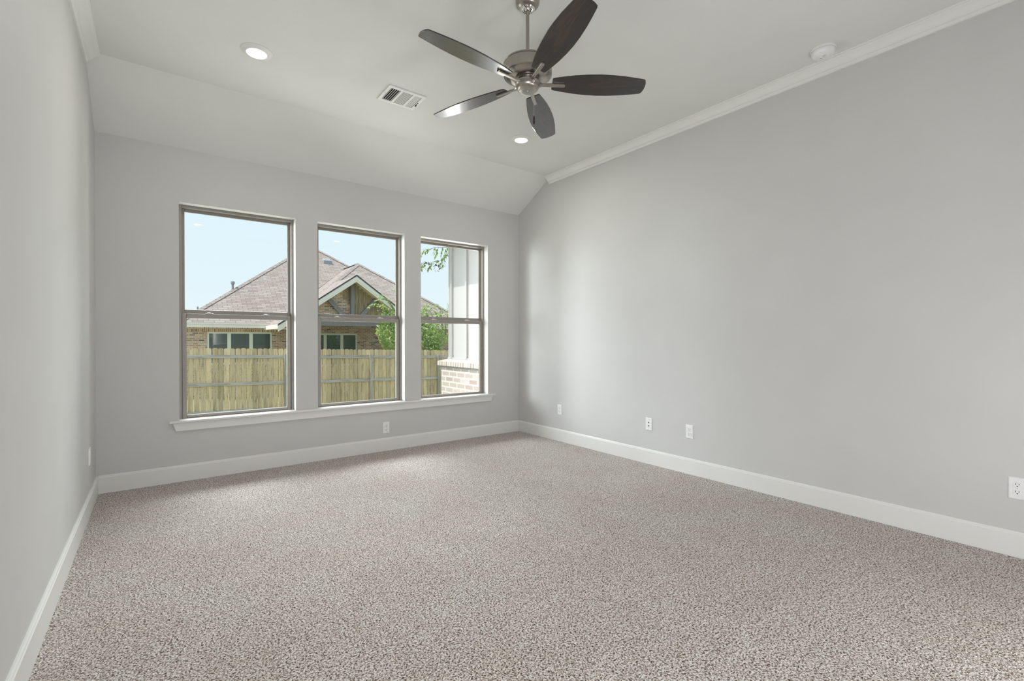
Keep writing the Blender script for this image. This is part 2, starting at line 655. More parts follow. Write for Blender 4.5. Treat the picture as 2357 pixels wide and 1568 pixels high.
holes = [(a, b, WZ0 - 0.02, WZ1) for a, b in WIN]
wb_ = struct('wall_back', wall_with_holes(0, W, 0, ZC, holes, 0.0, 0.155), M['wall'], 'greige wall with the three windows', recalc=False)
wb_.data.materials.append(M['reveal'])          # drywall returns round the windows, lightened in colour for the daylight on them
for p_ in wb_.data.polygons:
    if abs(p_.normal.y) < 0.5 and 0.3 < p_.center.z < 2.4 and 0.3 < p_.center.x < 3.7:
        p_.material_index = 1
struct('wall_left', MB().box((-0.14, YR, 0), (0, 0.155, ZC)), M['wall'], 'greige wall at the left edge of the picture')
struct('wall_right', MB().box((W, YR, 0), (W + 0.14, 0.155, ZC)), M['wall'], 'long greige wall on the right with four outlet plates')
struct('wall_rear', MB().box((-0.14, YR - 0.14, 0), (W + 0.14, YR, ZC)), M['wall'], 'greige wall behind the camera')
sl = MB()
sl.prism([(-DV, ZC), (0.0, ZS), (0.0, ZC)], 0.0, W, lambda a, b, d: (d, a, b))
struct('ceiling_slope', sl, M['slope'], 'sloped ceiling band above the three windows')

# crown moulding along the two side walls (profile in distance from wall, drop below ceiling)
CROWN = [(0, 0), (0.077, 0), (0.077, -0.006), (0.072, -0.010), (0.072, -0.015), (0.066, -0.019), (0.056, -0.023), (0.046, -0.030),
         (0.038, -0.039), (0.033, -0.047), (0.027, -0.053), (0.020, -0.056), (0.020, -0.061), (0.014, -0.064), (0.010, -0.071), (0.010, -0.079), (0, -0.079)]
mb = MB().prism(CROWN, YR, -DV + 0.01, lambda a, b, d: (a, d, ZC + b))
struct('trim_1', mb, M['trim'], 'white crown moulding along the top of the left wall', smooth=35)
mb = MB().prism(CROWN, YR, -DV + 0.01, lambda a, b, d: (W - a, d, ZC + b))
struct('trim_2', mb, M['trim'], 'white crown moulding along the top of the right wall', smooth=35)
BASE = [(0, 0), (0.015, 0), (0.015, 0.119), (0.011, 0.123), (0.011, 0.128), (0.006, 0.1345), (0, 0.1345)]
struct('baseboard_left', MB().prism(BASE, YR, 0.0, lambda a, b, d: (a, d, b)), M['trim'], 'white baseboard along the left wall')
struct('baseboard_right', MB().prism(BASE, YR, 0.0, lambda a, b, d: (W - a, d, b)), M['trim'], 'white baseboard along the right wall')
struct('baseboard_back', MB().prism(BASE, 0.013, W - 0.013, lambda a, b, d: (d, -a, b)), M['trim'], 'white baseboard under the windows')

# window stool and apron, one length under all three windows
st = empty('trim_3', (2.05, 0, WZ0))
tag(st, 'long white window sill with apron under the three windows', 'sill', kind='structure')


def at_local(mb, root):
    off = Vector(root.location)
    mb.v = [p - off for p in mb.v]
    return mb


mb = MB().box((0.447, -0.030, WZ0 - 0.019), (3.654, 0.0, WZ0))
for a, b in WIN:
    mb.box((a, 0.0, WZ0 - 0.019), (b, 0.09, WZ0))
at_local(mb, st).build('sill_board', M['trim'], st, bevel=0.004)
out = [(0.468, 0), (0.490, -0.068), (3.603, -0.068), (3.628, 0)]
mb = MB().prism(out, 0.0, -0.015, lambda a, b, d: (a, d, WZ0 - 0.019 + b))
at_local(mb, st).build('apron', M['trim'], st, bevel=0.004)


# ------------------------------------------------------------------ windows
def frame_ring(x0, x1, z0, z1, y0, y1, t, tb=None, tt=None):
    tb = t if tb is None else tb
    tt = t if tt is None else tt
    mb = MB()
    mb.box((x0, y0, z0), (x0 + t, y1, z1))
    mb.box((x1 - t, y0, z0), (x1, y1, z1))
    mb.box((x0 + t, y0, z0), (x1 - t, y1, z0 + tb))
    mb.box((x0 + t, y0, z1 - tt), (x1 - t, y1, z1))
    return mb


ZM = 1.382
LABW = ['left window of the three, with brick house behind it', 'middle window of the three, with the gabled porch behind it', 'right window of the three, with the white siding behind it']
for i, (a, b) in enumerate(WIN):
    w = empty('window_%d' % (i + 1), ((a + b) / 2, 0.085, WZ0))
    tag(w, LABW[i], 'window', kind='structure')
    fr = frame_ring(a, b, WZ0 - 0.02, WZ1, 0.085, 0.155, 0.020, 0.022, 0.022)
    # inner track lip that the sashes slide in
    for s, xx in ((1, a + 0.020), (-1, b - 0.020)):
        fr.box((min(xx, xx + s * 0.006), 0.128, WZ0), (max(xx, xx + s * 0.006), 0.134, WZ1 - 0.022))
    at_local(fr, w).build('window_frame', M['vinyl'], w, bevel=0.003)
    g = frame_ring(a + 0.0195, b - 0.0195, WZ0, WZ1 - 0.0215, 0.150, 0.154, 0.004)
    at_local(g, w).build('gasket', M['gasket'], w)
    lo = frame_ring(a + 0.022, b - 0.022, WZ0 + 0.001, ZM, 0.095, 0.126, 0.033, 0.026, 0.039)
    lo = at_local(lo, w).build('lower_sash', M['vinyl'], w, bevel=0.004)
    at_local(MB().box((a + 0.054, 0.110, WZ0 + 0.026), (b - 0.054, 0.114, ZM - 0.038)), w).build('glass_pane', M['glass'], lo)
    for fx in (0.245, 0.742):
        xl = a + (b - a) * fx
        lk = MB().box((xl - 0.032, 0.098, ZM), (xl + 0.032, 0.122, ZM + 0.006))
        lk.box((xl - 0.018, 0.101, ZM + 0.006), (xl + 0.012, 0.120, ZM + 0.013))
        at_local(lk, w).build('sash_lock', M['lockwhite'], lo, bevel=0.003)
    up = frame_ring(a + 0.020, b - 0.020, ZM - 0.015, WZ1 - 0.020, 0.133, 0.150, 0.024, 0.050, 0.026)
    up = at_local(up, w).build('upper_sash', M['vinyl'], w, bevel=0.003)
    at_local(MB().box((a + 0.043, 0.140, ZM + 0.034), (b - 0.043, 0.144, WZ1 - 0.045)), w).build('glass_pane', M['glass'], up)


# ------------------------------------------------------------------ outlets
def rounded_rect(hw, hh, r, n=5):
    pts = []
    for cx, cz, a0 in ((hw - r, hh - r, 0), (-hw + r, hh - r, 90), (-hw + r, -hh + r, 180), (hw - r, -hh + r, 270)):
        for k in range(n + 1):
            t = math.radians(a0 + 90 * k / n)
            pts.append((cx + r * math.cos(t), cz + r * math.sin(t)))
    return pts


def xz(a, b, d):
    return (a, d, b)


def plate_mesh(hw=0.0355, hh=0.0585):
    mb = MB()
    rings = [(rounded_rect(hw, hh, 0.003), 0.0), (rounded_rect(hw, hh, 0.003), -0.0025), (rounded_rect(hw - 0.0045, hh - 0.0045, 0.002), -0.0068)]
    n = len(rings[0][0])
    vs = [(a, d, b) for ring, d in rings for a, b in ring]
    fs = [tuple(range(n - 1, -1, -1)), tuple(range(2 * n, 3 * n))]
    for j in range(2):
        fs += [(j * n + i, j * n + (i + 1) % n, (j + 1) * n + (i + 1) % n, (j + 1) * n + i) for i in range(n)]
    return mb.add(vs, fs)


def disc(mb, x, z, r, y0, y1, seg=14, flat=None):
    pts = []
    for k in range(seg):
        t = 2 * PI * k / seg
        px, pz = r * math.cos(t), r * math.sin(t)
        if flat:
            pz = max(-flat, min(flat, pz))
        pts.append((x + px, z + pz))
    return mb.prism(pts, y0, y1, xz)


def make_outlet():
    r = empty('wall_outlet')
    plate_mesh().build('cover_plate', M['plastic'], r)
    for s in (1, -1):
        zc = s * 0.0195
        face = disc(MB(), 0, zc, 0.0172, -0.0055, -0.0095, 28, 0.0142).build('receptacle', M['plastic'], r, bevel=0.0008)
        sl = MB().box((-0.0075, -0.0098, zc + 0.000), (-0.0052, -0.0094, zc + 0.0085)).build('prong_slot', M['hole'], face)
        sl = MB().box((0.0052, -0.0098, zc + 0.001), (0.0075, -0.0094, zc + 0.0075)).build('prong_slot', M['hole'], face)
        disc(MB(), 0, zc - 0.0068, 0.0028, -0.0094, -0.0098, 12).build('ground_hole', M['hole'], face)
    disc(MB(), 0, 0, 0.003, -0.0066, -0.0078, 12).build('cover_screw', M['lockwhite'], r)
    return r


def place(o, loc, rz, label, group=None):
    o.location = loc
    o.rotation_euler = (0, 0, rz)
    tag(o, label, 'outlet', group)
    return o


OG = 'duplex wall outlets'
o0 = make_outlet()
spots = [((2.276, 0, 0.239), 0.0, 'white duplex outlet on the window wall below the windows'),
         ((W, -0.765, 0.3575), -PI / 2, 'white duplex outlet on the right wall nearest the window corner'),
         ((W, -2.400, 0.363), -PI / 2, 'white duplex outlet on the right wall just right of the jack plate'),
         ((W, -4.336, 0.3655), -PI / 2, 'white duplex outlet cut off by the right picture edge'),
         ((0, -0.445, 0.372), PI / 2, 'white outlet plate seen edge on, on the left wall by the corner')]
place(o0, *spots[0], OG)
for sp in spots[1:]:
    place(copy_tree(o0), *sp, OG)

jk = empty('jack_plate', (W, -1.982, 0.3695), -PI / 2)
tag(jk, 'white low voltage jack plate with two dark ports, between two outlets on the right wall', 'wall plate')
plate_mesh().build('cover_plate', M['plastic'], jk)
p = MB().box((-0.009, -0.0085, 0.006), (0.009, -0.0060, 0.024)).build('phone_jack', M['plastic'], jk, bevel=0.001)
MB().box((-0.006, -0.0089, 0.009), (0.006, -0.0084, 0.020)).build('jack_opening', M['hole'], p)
p = disc(MB(), 0, -0.015, 0.0062, -0.006, -0.0105, 16).build('coax_port', M['bead'], jk)
disc(MB(), 0, -0.015, 0.0046, -0.0105, -0.0109, 14).build('port_opening', M['hole'], p)
for s in (1, -1):
    disc(MB(), 0, s * 0.042, 0.003, -0.0066, -0.0076, 12).build('cover_screw', M['lockwhite'], jk)


# ------------------------------------------------------------------ recessed lights
def make_can():
    r = empty('recessed_light')
    MB().lathe([(0.060, -0.013), (0.0605, -0.0150), (0.064, -0.0150), (0.070, -0.0125), (0.086, -0.0050), (0.0925, -0.0030), (0.0930, 0.0), (0.060, 0.0)], 64).build('trim_ring', M['trim'], r, smooth=40)
    prof = [(0.0605, -0.0135), (0.052, -0.0165), (0.036, -0.0190), (0.018, -0.0205), (0.0005, -0.021)]
    MB().lathe(prof, 64).build('lens', M['lens'], r, smooth=60)
    return r


c0 = make_can()
c0.location = (0.896, -1.244, ZC)
tag(c0, 'lit round recessed light at the left of the ceiling', 'ceiling light', 'recessed ceiling lights')
c1 = copy_tree(c0)
c1.location = (3.112, -1.226, ZC)
tag(c1, 'lit round recessed light below the fan blades near the window wall', 'ceiling light', 'recessed ceiling lights')
for n, (x, y) in enumerate([(0.896, -1.244), (3.112, -1.226), (0.90, -4.15), (3.11, -4.15)]):
    lamp('can_lamp', 'AREA', (x, y, ZC - 0.030), 6.0 if n < 2 else 0.8, (1.0, 0.97, 0.915), size=0.11, direction=(0, 0, -1))

# ------------------------------------------------------------------ ceiling vent
VX, VY = 1.897, -1.265
vt = empty('ceiling_vent', (VX, VY, ZC))
tag(vt, 'white three way air vent on the ceiling left of the fan', 'vent')
hx, hy = 0.150, 0.125
sect = [(-0.125, -0.047), (-0.030, 0.052), (0.069, 0.125)]
sy0, sy1 = -0.098, 0.098
mb = MB()
xs = [-hx] + [q for s in sect for q in s] + [hx]
for i in range(0, len(xs), 2):
    mb.box((xs[i], -hy, -0.008), (xs[i + 1], hy, 0))
for a, b in sect:
    mb.box((a, -hy, -0.008), (b, sy0, 0))
    mb.box((a, sy1, -0.008), (b, hy, 0))
mb.build('vent_frame', M['ventwhite'], vt)
MB().box((-hx + 0.01, -hy + 0.01, -0.0012), (hx - 0.01, hy - 0.01, -0.0004)).build('duct_opening', M['ventgap'], vt)
for si, (a, b) in enumerate(sect):
    if si == 1:
        n = 13
        for k in range(n):
            y = sy0 + (k + 0.5) * (sy1 - sy0) / n
            MB().quad((a, y + 0.0024, -0.0050), (b, y + 0.0024, -0.0050), (b, y - 0.0034, -0.0022), (a, y - 0.0034, -0.0022)).build('slat', M['ventwhite'], vt)
    else:
        n = 5
        s = -1 if si == 0 else 1
        for k in range(n):
            x = a + (k + 0.5) * (b - a) / n
            q0, q1, zl0, zl1 = (0.0046, 0.0034, -0.0015, -0.0080) if si == 0 else (0.0040, 0.0022, -0.0015, -0.0055)
            mb = MB().add([(x - s * q0, sy0, zl0), (x + s * q1, sy0, zl1), (x + s * q1, sy1, zl1), (x - s * q0, sy1, zl0),
                           (x - s * q0, sy0, zl0 + 0.0008), (x + s * (q1 + 0.0004), sy0, zl1 + 0.001), (x + s * (q1 + 0.0004), sy1, zl1 + 0.001), (x - s * q0, sy1, zl0 + 0.0008)],
                          [(0, 1, 2, 3), (7, 6, 5, 4), (0, 4, 5, 1), (1, 5, 6, 2), (2, 6, 7, 3), (3, 7, 4, 0)])
            mb.build('slat', M['ventwhite'], vt)
mb = MB().box((0.131, -0.010, -0.0088), (0.137, 0.045, -0.0080))
mb.box((0.132, 0.022, -0.0175), (0.136, 0.046, -0.0085))
mb.build('damper_lever', M['gasket'], vt)
for s in (-1, 1):
    MB().lathe([(0.0035, -0.0078), (0.0032, -0.0092), (0.0003, -0.0095)], 12, Matrix.Translation((s * 0.139, -0.004, 0))).build('screw', M['bead'], vt, smooth=40)

# ------------------------------------------------------------------ smoke detector
sd = empty('smoke_detector', (3.834, -3.485, ZC))
tag(sd, 'round white smoke detector on the ceiling by the right crown moulding', 'smoke detector')
MB().lathe([(0.0005, 0), (0.0720, 0), (0.0720, -0.010), (0.0700, -0.012), (0.0005, -0.012)], 56).build('mounting_base', M['plastic'], sd, smooth=35)
MB().lathe([(0.0005, -0.0125), (0.0640, -0.0125), (0.0640, -0.016), (0.0670, -0.017), (0.0660, -0.030), (0.0600, -0.040), (0.0480, -0.046), (0.0005, -0.047)], 56).build('cover', M['plastic'], sd, smooth=28)
face = Matrix.Rotation(math.radians(-68), 4, 'Z')
mb = MB()
mb.add([(-0.020, -0.055, -0.0435), (0.020, -0.055, -0.0435), (0.020, 0.010, -0.0490), (-0.020, 0.010, -0.0490),
        (-0.020, -0.055, -0.0330), (0.020, -0.055, -0.0330), (0.020, 0.006, -0.0400), (-0.020, 0.006, -0.0400)],
       [(0, 1, 2, 3), (7, 6, 5, 4), (0, 4, 5, 1), (1, 5, 6, 2), (2, 6, 7, 3), (3, 7, 4, 0)], face)
mb.build('battery_door', M['plastic'], sd, bevel=0.001)
MB().lathe([(0.0095, -0.045), (0.0090, -0.0500), (0.0060, -0.0512), (0.0003, -0.0505)], 24, face @ Matrix.Translation((0.004, -0.010, 0))).build('test_button', M['lockwhite'], sd, smooth=40)
MB().box((-0.018, 0.010, -0.0492), (-0.006, 0.0125, -0.0470), face).build('indicator_slot', M['hole'], sd)

# ------------------------------------------------------------------ ceiling fan
FX, FY = 2.0166, -2.6752
fan = empty('ceiling_fan', (FX, FY, ZC))
tag(fan, 'five blade ceiling fan with dark walnut blades and brushed nickel motor', 'ceiling fan')


def zl(z):
    return z - ZC


cn = MB().lathe([(0.0005, 0), (0.0655, 0), (0.0665, -0.006), (0.0655, -0.020), (0.0600, -0.033), (0.0500, -0.043), (0.0420, -0.0475), (0.0400, -0.049)], 64).build('canopy', M['nickel'], fan, smooth=40)
hr = MB().lathe([(0.0400, -0.0475), (0.0405, -0.0530), (0.0370, -0.0570), (0.0260, -0.0575), (0.0220, -0.0550), (0.0215, -0.046)], 48).build('hanger_ring', M['chrome'], cn, smooth=35)
MB().sphere((0, 0, -0.046), 0.0195, 24, 12).build('hanger_ball', M['chrome'], cn, smooth=60)
for t in (0.5, 0.5 + PI):
    MB().lathe([(0.003, -0.0572), (0.0028, -0.0584), (0.0002, -0.0586)], 10, Matrix.Translation((0.0315 * math.cos(t), 0.0315 * math.sin(t), 0))).build('screw', M['hole'], hr)
MB().lathe([(0.0097, -0.055), (0.0097, zl(2.700))], 24, cap0=True, cap1=True).build('downrod', M['nickel'], fan, smooth=40)
mh = MB().lathe([(0.0097, zl(2.722)), (0.022, zl(2.720)), (0.028, zl(2.712)), (0.090, zl(2.706)), (0.122, zl(2.700)), (0.1330, zl(2.694)), (0.1345, zl(2.690)), (0.1335, zl(2.686)), (0.1310, zl(2.685)),
                 (0.1330, zl(2.683)), (0.1345, zl(2.676)), (0.1345, zl(2.632)), (0.1330, zl(2.626)), (0.1290, zl(2.6235)),
                 (0.1265, zl(2.6235)), (0.1180, zl(2.6170)), (0.1040, zl(2.6110)), (0.0850, zl(2.6075)), (0.0680, zl(2.6065)), (0.0005, zl(2.6065))], 96)
mh.build('motor_housing', M['nickel'], fan, smooth=32)
fw = MB().lathe([(0.0005, zl(2.606)), (0.0610, zl(2.606)), (0.0620, zl(2.603)), (0.0620, zl(2.5945)), (0.0600, zl(2.5925)), (0.0005, zl(2.5925))], 64)
fw.build('flywheel', M['nickel'], fan, smooth=35)
gap = MB().lathe([(0.0660, zl(2.5930)), (0.0665, zl(2.5905)), (0.0600, zl(2.5900)), (0.0595, zl(2.5930))], 64)
gap.build('shadow_gap', M['gasket'], fan, smooth=35)
sw = MB().lathe([(0.0005, zl(2.591)), (0.0660, zl(2.591)), (0.0678, zl(2.588)), (0.0675, zl(2.578)), (0.0640, zl(2.563)), (0.0580, zl(2.552)), (0.0510, zl(2.5465)), (0.0470, zl(2.5450)), (0.0005, zl(2.5450))], 72)
sw = sw.build('switch_housing', M['nickel'], fan, smooth=32)
MB().lathe([(0.0045, zl(2.5452)), (0.0040, zl(2.5430)), (0.0003, zl(2.5425))], 16).build('screw', M['chrome'], sw, smooth=40)

# blades: five around the hub, each with its own arm; the rotor hangs very slightly out of level
A0, TILT = math.radians(182.427), math.radians(-12.816)
TX, TY = -0.0178, -0.0328
ZB_ = 2.586
tiltM = Matrix(((1, 0, 0), (0, 1, 0), (TX, TY, 1))).to_4x4()


def blade_outline():
    r_w = [(0.136, 0.036), (0.140, 0.0405), (0.150, 0.0435), (0.20, 0.0540), (0.26, 0.0640), (0.33, 0.0715), (0.40, 0.0745), (0.46, 0.0730), (0.53, 0.0675), (0.60, 0.0580), (0.644, 0.0508), (0.652, 0.0465)]
    tip = [(0.659, 0.030), (0.662, 0.012), (0.6625, 0.0), (0.662, -0.012), (0.659, -0.030)]
    up = list(r_w)
    lo = [(r, -w) for r, w in reversed(r_w)]
    return up + tip + lo


BO = blade_outline()
tl_ = Matrix.Rotation(TILT, 4, 'X')


def make_blade():
    pts = list(reversed(BO))
    mb = MB().prism(pts, -0.003, 0.003, lambda a, b, d: (a, b, d))
    o = mb.build('blade', M['blade'], fan, bevel=0.0015)
    return o


def make_arm():
    mb = MB()
    z0 = -0.0135
    # straight flat bar under the blade, narrowing into a neck that bolts to the flywheel
    outl = [(0.046, -0.016), (0.066, -0.016), (0.080, -0.010), (0.104, -0.0085), (0.116, -0.0100), (0.205, -0.0100), (0.2095, -0.006),
            (0.2095, 0.006), (0.205, 0.0100), (0.116, 0.0100), (0.104, 0.0085), (0.080, 0.010), (0.066, 0.016), (0.046, 0.016)]
    mb.prism(outl, z0, -0.0032, lambda a, b, d: (a, b, d))
    return mb.build('blade_arm', M['nickel'], fan, bevel=0.002)


def orient(o, k):
    a = A0 + k * 2 * PI / 5
    R = Matrix.Rotation(a, 4, 'Z')
    o.matrix_local = Matrix.Translation((0, 0, zl(ZB_))) @ tiltRot @ R @ tl_


nrm = Vector((-TX, -TY, 1)).normalized()
tiltRot = Vector((0, 0, 1)).rotation_difference(nrm).to_matrix().to_4x4()
b0, a0 = make_blade(), make_arm()
orient(b0, 0)
orient(a0, 0)
for k in range(1, 5):
    for src in (b0, a0):
        c = src.copy()
        COL.objects.link(c)
        orient(c, k)

pc_x, pc_y = 2.0040 - FX, -2.7425 - FY
eye = MB().lathe([(0.0075, -0.003), (0.0080, 0.0), (0.0055, 0.003), (0.0035, 0.003), (0.0035, -0.003)], 20,
                 Matrix.Translation((pc_x + 0.0005, pc_y + 0.001, zl(2.566))) @ Matrix.Rotation(math.radians(100), 4, 'X')).build('chain_bushing', M['chrome'], fan, smooth=40)
mb = MB()
zt, zb = 2.563, 2.376
n = 62
for i in range(n):
    mb.sphere((pc_x, pc_y - 0.003, zl(zt + (zb - zt) * i / (n - 1))), 0.0013, 6, 4)
mb.tube([(pc_x, pc_y - 0.003, zl(zt)), (pc_x, pc_y - 0.003, zl(zb))], 0.0006, 5)
ch = mb.build('pull_chain', M['bead'], fan, smooth=60)
ch.data.materials[0] = M['bead']
prof = [(0.0008, 0.0), (0.0028, -0.002), (0.0036, -0.006), (0.0060, -0.022), (0.0068, -0.032), (0.0058, -0.041), (0.0030, -0.0465), (0.0004, -0.048)]
MB().lathe(prof, 20, Matrix.Translation((pc_x, pc_y - 0.003, zl(2.3755)))).build('chain_knob', M['darkwood'], ch, smooth=60)

# ================================================================== outdoors
# ------------------------------------------------------------------ lawn


def ground_z(x, y):
    if y < 1.0:
        return -0.35
    t = min(1.0, (y - 1.0) / 10.0)
    return -0.35 - 0.80 * t - 0.02 * max(0, x) * t


mb = MB()
gx = [-30, -12, -4, 0, 4, 8, 12, 20, 40]
gy = [0.18, 1.0, 4, 7, 9, 11, 12, 15, 20, 30, 60]
for j in range(len(gy)):
    for i in range(len(gx)):
        mb.v.append(Vector((gx[i], gy[j], ground_z(min(12, gx[i]), gy[j]))))
for j in range(len(gy) - 1):
    for i in range(len(gx) - 1):
        q = j * len(gx) + i
        mb.f.append([q, q + 1, q + 1 + len(gx), q + len(gx)])
lw = struct('lawn', mb, M['lawn'], 'green lawn between the window wall and the fence')

# ------------------------------------------------------------------ fence
FYY = 11.30


def ztop(x):
    return 0.945 - 0.0242 * x


fence = empty('picket_fence', (4.5, FYY, -1.1))
tag(fence, 'weathered wooden dog ear privacy fence across the back yard', 'fence')
pk = []
for v in range(3):
    hw = 0.0655
    h = 2.02
    c = 0.030 + 0.004 * v
    outl = [(-hw, 0), (hw, 0), (hw, h - c), (hw - 0.010, h - c * 0.45), (hw - 0.028, h - 0.003), (0, h), (-hw + 0.028, h - 0.003), (-hw + 0.010, h - c * 0.45), (-hw, h - c)]
    mb = MB().prism(outl, 0.0, 0.017, xz)
    pk.append(mb.build('picket', M['picket'], fence))
x = -0.62
i = 0
while x < 12.3:
    src = pk[i % 3]
    o = src if i < 3 else src.copy()
    if i >= 3:
        COL.objects.link(o)
        o.parent = fence
    dz = random.uniform(-0.008, 0.008)
    o.location = (x - 4.5, 0.002 + random.uniform(0, 0.004), ztop(x) + dz - 2.02 + 1.1)
    o.rotation_euler = (0, random.uniform(-0.003, 0.003), 0)
    x += 0.1435 + random.choice((0.0, 0.0, 0.002, 0.004, 0.006))
    i += 1
POSTS = [0.95, 3.58, 6.29, 8.92, 11.55]
for dz, h in ((-0.205, 0.088), (-1.010, 0.088), (-1.815, 0.088)):
    for a, b in zip([-0.68] + POSTS, POSTS + [12.3]):
        mb = MB()
        z0, z1 = ztop(a) + dz - h, ztop(b) + dz - h
        vs = []
        for xx, z in ((a + 0.002, z0), (b - 0.002, z1)):
            vs += [(xx, -0.040, z), (xx, 0.0, z), (xx, 0.0, z + h), (xx, -0.040, z + h)]
        vs = [(p[0] - 4.5, p[1], p[2] + 1.1) for p in vs]
        mb.add(vs, [(0, 1, 2, 3), (7, 6, 5, 4), (0, 4, 5, 1), (1, 5, 6, 2), (2, 6, 7, 3), (3, 7, 4, 0)])
        mb.build('rail', M['rail'], fence)
for px in POSTS:
    zt = ztop(px) - 0.165
    mb = MB().box((px - 0.048 - 4.5, -0.100, -0.15), (px + 0.048 - 4.5, -0.008, zt + 1.1))
    mb.build('post', M['post'], fence, bevel=0.006)

# ------------------------------------------------------------------ neighbour's brick house
house = empty('brick_house', (7.2, 17.3, -1.3))
tag(house, 'single storey brick house with taupe shingle hip roof beyond the fence', 'house')


def hb(mb, name, mat, parent=None, **kw):
    off = Vector((7.2, 17.3, -1.3))
    mb.v = [p - off for p in mb.v]
    return mb.build(name, mat, parent or house, **kw)


ZE = 1.77
PT = 0.737
YW = 17.30
# walls
WX0, WX1 = 1.15, 13.1
nw1 = (1.95, 4.26, 0.14, 1.445)   # left triple window
nw2 = (5.70, 7.88, -0.06, 1.404)
wm = wall_with_holes(WX0, WX1, -1.6, 3.6, [(nw1[0], nw1[1], nw1[2], nw1[3]), (nw2[0], nw2[1], nw2[2], nw2[3])], YW, YW + 0.25)
# keep the wall below the roof planes
for p in wm.v:
    if p.z > 3.5:
        p.z = 1.86
hb(wm, 'brick_wall', M['nbrick'], recalc=False)
hb(MB().prism([(4.25, 1.70), (9.49, 1.70), (9.49, 1.79), (6.87, 3.63), (4.25, 1.79)], 15.03, 15.25, xz), 'gable_wall', M['nbrick'])
hb(MB().box((WX0 - 0.005, YW - 0.012, 1.455), (4.55, YW + 0.01, 1.66)), 'soldier_course', M['nsoldier'])
hb(MB().box((WX0, YW + 0.25, -1.6), (WX0 + 0.2, 28, 1.8)), 'brick_wall', M['nbrick'])
hb(MB().box((WX1 - 0.2, YW + 0.25, -1.6), (WX1, 28, 1.8)), 'brick_wall', M['nbrick'])
# main hip roof
EX0, EX1, EY = 0.94, 13.42, 16.80
PK = (7.18, 23.04, 6.37)
PB = (7.18, 30.0, 6.37)
r = MB()
r.quad((EX0, EY, ZE), (4.12, EY, ZE), (8.57, 21.18, 4.996), PK)
r.quad((8.57, 21.18, 4.996), (12.95, EY, ZE), (EX1, EY, ZE), PK)
r.quad((EX0, 36.2, ZE), (EX0, EY, ZE), PK, PB)
r.quad((EX1, EY, ZE), (EX1, 36.2, ZE), PB, PK)
r.quad((EX1, 36.2, ZE), (EX0, 36.2, ZE), PB)
mr = hb(r, 'main_roof', M['shingle'], recalc=False)
mr.modifiers.new('thickness', 'SOLIDIFY').thickness = 0.05
mr.modifiers['thickness'].offset = -1
# hip and ridge caps


def cap(mb, a, b, w=0.13):
    a, b = Vector(a), Vector(b)
    t = (b - a).normalized()
    s = t.cross(Vector((0, 0, 1))).normalized() * w
    dn = Vector((0, 0, -w * 0.55))
    up = Vector((0, 0, 0.035))
    mb.quad(a + s + dn + up, a + up, b + up, b + s + dn + up)
    mb.quad(a + up, a - s + dn + up, b - s + dn + up, b + up)


cp = MB()
cap(cp, (EX0, EY, ZE), PK)
cap(cp, PK, (EX1, EY, ZE))
# front hip wing over the porch
BX0, BX1, BY = 4.19, 12.95, 14.8
BP = (8.57, 19.18, 4.996)
BB = (8.57, 22.2, 4.996)
r = MB()
r.quad((9.675, BY, ZE), (BX1, BY, ZE), BP, (6.87, 17.48, 3.746))
r.quad((BX0, 20.6, ZE), (BX0, BY, ZE), BP, (8.57, 23.5, 4.996))
r.quad((BX1, BY, ZE), (BX1, 20.6, ZE), (8.57, 23.5, 4.996), BP)
fr_ = hb(r, 'front_roof', M['shingle'], recalc=False)
m = fr_.modifiers.new('thickness', 'SOLIDIFY')
m.thickness = 0.05
m.offset = -1
cap(cp, (BX0, BY, ZE), BP)
cap(cp, BP, (BX1, BY, ZE))
cap(cp, BP, BB)
# porch gable roof
GX, GZ, GY = 6.87, 3.748, 14.40
GL, GR, GE = 3.95, 9.79, 1.69
r = MB()
r.quad((GL, GY, GE), (GX, GY, GZ), (GX, 18.2, GZ), (GL, 18.2, GE))
r.quad((GX, GY, GZ), (GR, GY, GE), (GR, 18.2, GE), (GX, 18.2, GZ))
gr = hb(r, 'gable_roof', M['shingle'], recalc=True)
hb(cp, 'ridge_caps', M['shingle'], recalc=False)
sl_ = Vector((GX - GL, 0, GZ - GE)).normalized()


def rake_board(side, y0, y1, top, bot, x_in=0.0):
    """board following the gable slope: top / bot are drops below the roof line"""
    mb = MB()
    ex = GL if side < 0 else GR
    A = Vector((ex, 0, GE))
    B = Vector((GX, 0, GZ))
    vs = []
    for y in (y0, y1):
        vs += [(A.x, y, A.z - bot), (B.x, y, B.z - bot), (B.x, y, B.z - top), (A.x, y, A.z - top)]
    return mb.add(vs, [(0, 1, 2, 3), (7, 6, 5, 4), (0, 4, 5, 1), (1, 5, 6, 2), (2, 6, 7, 3), (3, 7, 4, 0)])


for s in (-1, 1):
    hb(rake_board(s, GY - 0.04, GY + 0.03, -0.03, 0.03), 'drip_edge', M['dripedge'])
    hb(rake_board(s, GY - 0.02, GY + 0.02, 0.03, 0.17), 'rake_board', M['fascia'])
    hb(rake_board(s, GY + 0.0, GY + 0.03, 0.16, 0.26), 'frieze_board', M['fascia'])
    hb(rake_board(s, GY + 0.03, 15.10, 0.14, 0.17), 'rake_soffit', M['soffit'])
# porch timbers
TY0, TY1 = 14.85, 15.00
hb(MB().box((4.30, TY0 - 0.02, 1.69), (9.45, TY1 + 0.02, 1.88)), 'porch_beam', M['beamgray'])
hb(MB().box((GX - 0.075, TY0, 1.88), (GX + 0.075, TY1, GZ - 0.26)), 'king_post', M['beamgray'])


